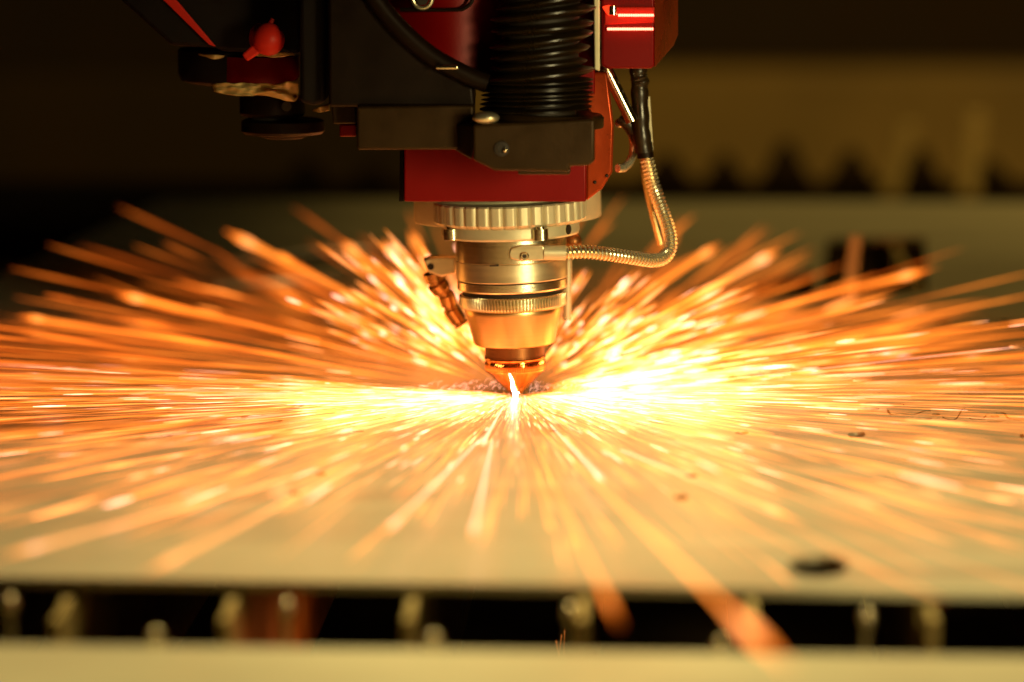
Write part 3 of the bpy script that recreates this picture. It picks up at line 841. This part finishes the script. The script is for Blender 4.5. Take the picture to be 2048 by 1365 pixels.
def single(p_from, p_to, rad, h0, h1, lab, ctrl=None, bead_t=None, bead_r=0, gain=1.0):
    a, b = np.array(p_from), np.array(p_to); t = np.linspace(0, 1, 16)[:, None]
    c = (a + b) / 2 if ctrl is None else np.array(ctrl)
    t = np.linspace(0, 1, 28)[:, None]
    p = (1 - t) ** 2 * a + 2 * t * (1 - t) * c + t ** 2 * b; t = t[:, 0]
    k = .9 if bead_t is None else bead_t; br = bead_r or rad * 1.35
    bump = np.exp(-((t - k) / .045) ** 2)
    F = Fire(gain); F.strand(p, (rad * (0.35 + 0.65 * t) * np.clip((1 - t) / .10, .2, 1)) * (1 - bump) + br * bump, np.clip(1.45 * (h0 + (h1 - h0) * t) * np.clip((1 - t) / .12, .5, 1) + bump * .25, 0, 1), 8)
    o = F.build('spark_streak'); tag(o, lab, 'spark', 'long single spark streaks')


single(G(1070, 850, 3), G(1585, 1345, 35), 1.0, .30, .44, 'longest orange spark streak, falling over the front bar with a round glowing end', bead_t=.90, bead_r=2.3, gain=2.2)
single(G(1075, 900, 5), G(1240, 1252, 22), 1.0, .30, .34, 'orange spark streak dropping over the sheet edge into the dark slot', gain=1.9)
single(G(720, 930, 6), G(285, 1150, 18), 1.1, .6, .38, 'orange spark streak ending just above the sheet edge left of the head')
single(G(640, 940, 6), G(-20, 1120, 18), .9, .6, .5, 'orange streak leaving the photo low on its left side, nearest the sheet edge')
single(G(1008, 812, 3), G(962, 892, 8), .8, 1.0, 1.0, 'short white-hot spark streak just in front of the nozzle tip', bead_r=1.6)
single(G(960, 880, 4), G(760, 1075, 14), .8, .8, .55, 'spark streak with a soft end pointing to the fourth glint bead')
single(G(985, 880, 4), G(942, 1085, 14), .8, .8, .60, 'nearly upright spark streak below the nozzle, ending midway to the slot')
single(G(1100, 850, 4), G(1215, 970, 10), .8, .9, .75, 'bright spark streak with a rounded end right below the oval flake')
single(G(1240, 900, 5), G(1590, 1040, 12), .8, .7, .45, 'spark streak ending above the large oval hole near the sheet edge')
single(G(1350, 880, 5), G(1790, 1028, 12), .7, .6, .42, 'long faint spark streak passing over the sheet towards its bright front corner')
single(P(900, 690, 120), P(450, 462, 420), 2.1, .25, .42, 'highest spark streak on the tool holder side, rising above all its neighbours', gain=1.9)
single(P(960, 700, 100), P(765, 482, 330), 2.0, .40, .55, 'steep thick spark streak beside the side fitting, bright at its tip', gain=1.9)
single(P(960, 700, 100), P(818, 462, 380), 1.9, .25, .34, 'steepest spark streak left of the head, dimmer than the one beside it', gain=1.9)
single(P(940, 700, 100), P(680, 480, 400), 1.9, .25, .38, 'slanting spark streak third from the head on its tool holder side', gain=1.9)
single(P(1200, 700, 100), P(1560, 500, 380), 1.9, .28, .52, 'spark streak with a round bright tip below the hose loop', gain=1.9)
single(P(1150, 680, 100), P(1440, 488, 380), 1.8, .25, .38, 'broad spark streak ending just past the armoured hose loop', gain=1.9)
single(P(1400, 650, 150), P(1860, 540, 330), 1.7, .15, .40, 'orange spark streak crossing in front of the rectangular cut-out', gain=1.9)
single(P(640, 680, 100), P(230, 588, 300), 1.7, .2, .40, 'spark streak over the dark end of the table, second highest on that side', gain=1.9)
single(P(420, 690, 100), P(35, 632, 250), 1.4, .15, .36, 'dim spark streak closest to the photo\'s left edge above the sharp lines', gain=1.9)
single(P(1200, 790, -20), P(2080, 690, 40), .16, .9, .9, 'long sharp spark line rising gently to the photo\'s right edge', ctrl=P(1650, 735, 10))
single(P(830, 800, -10), P(275, 798, 5), .22, .9, 1.0, 'sharp spark line ending in a tiny starburst left of the nozzle', ctrl=P(500, 780, 0))
for (px, py, y_, w_) in ((280, 798, 5, 1.0), (1586, 735, 10, .8), (1862, 799, 0, .7), (2020, 694, 36, .5), (478, 776, 5, .4), (1707, 762, 5, .4)):
    F = Fire(); c = np.array(P(px, py, y_))
    for k in range(7):
        a = rg.uniform(-1, 1) * 0.9 + (0 if px > 1000 else math.pi) if k < 4 else rg.uniform(0, 6.28)
        l_ = rg.uniform(5, 22) * w_ if k < 4 else rg.uniform(3, 9) * w_
        t = np.linspace(0, 1, 5)[:, None]
        F.strand(c + t * np.array([math.cos(a) * l_, rg.uniform(-3, 3), math.sin(a) * l_ * .45]), .10 - .06 * t[:, 0], .9 - .3 * t[:, 0])
    o = F.build('spark_burst')
    tag(o, {280: 'largest starburst of a splitting spark, on the tool holder side', 1586: 'forked spark burst beside the reflection bars', 1862: 'small spark burst just above the wavy cut lines', 2020: 'tiny spark fork near the photo\'s right edge',
            478: 'small split spark between the starburst and the nozzle', 1707: 'small forked spark between the reflection bars and the oval holes'}[px], 'spark burst', 'bursting sparks')
# stray sparks at the front bar
for k, (a, b, c_, d_) in enumerate(((1118, 1318, 1112, 1280), (1118, 1312, 1124, 1268), (1128, 1310, 1130, 1258))):
    single(P(a, b, -20), P(c_, d_, -20), .12, .5, .4, ['shortest', 'middle', 'tallest'][k] + ' of three tiny stray sparks in the air before the front bar')

for o_ in bpy.data.objects:
    if '_o' in o_: del o_['_o']
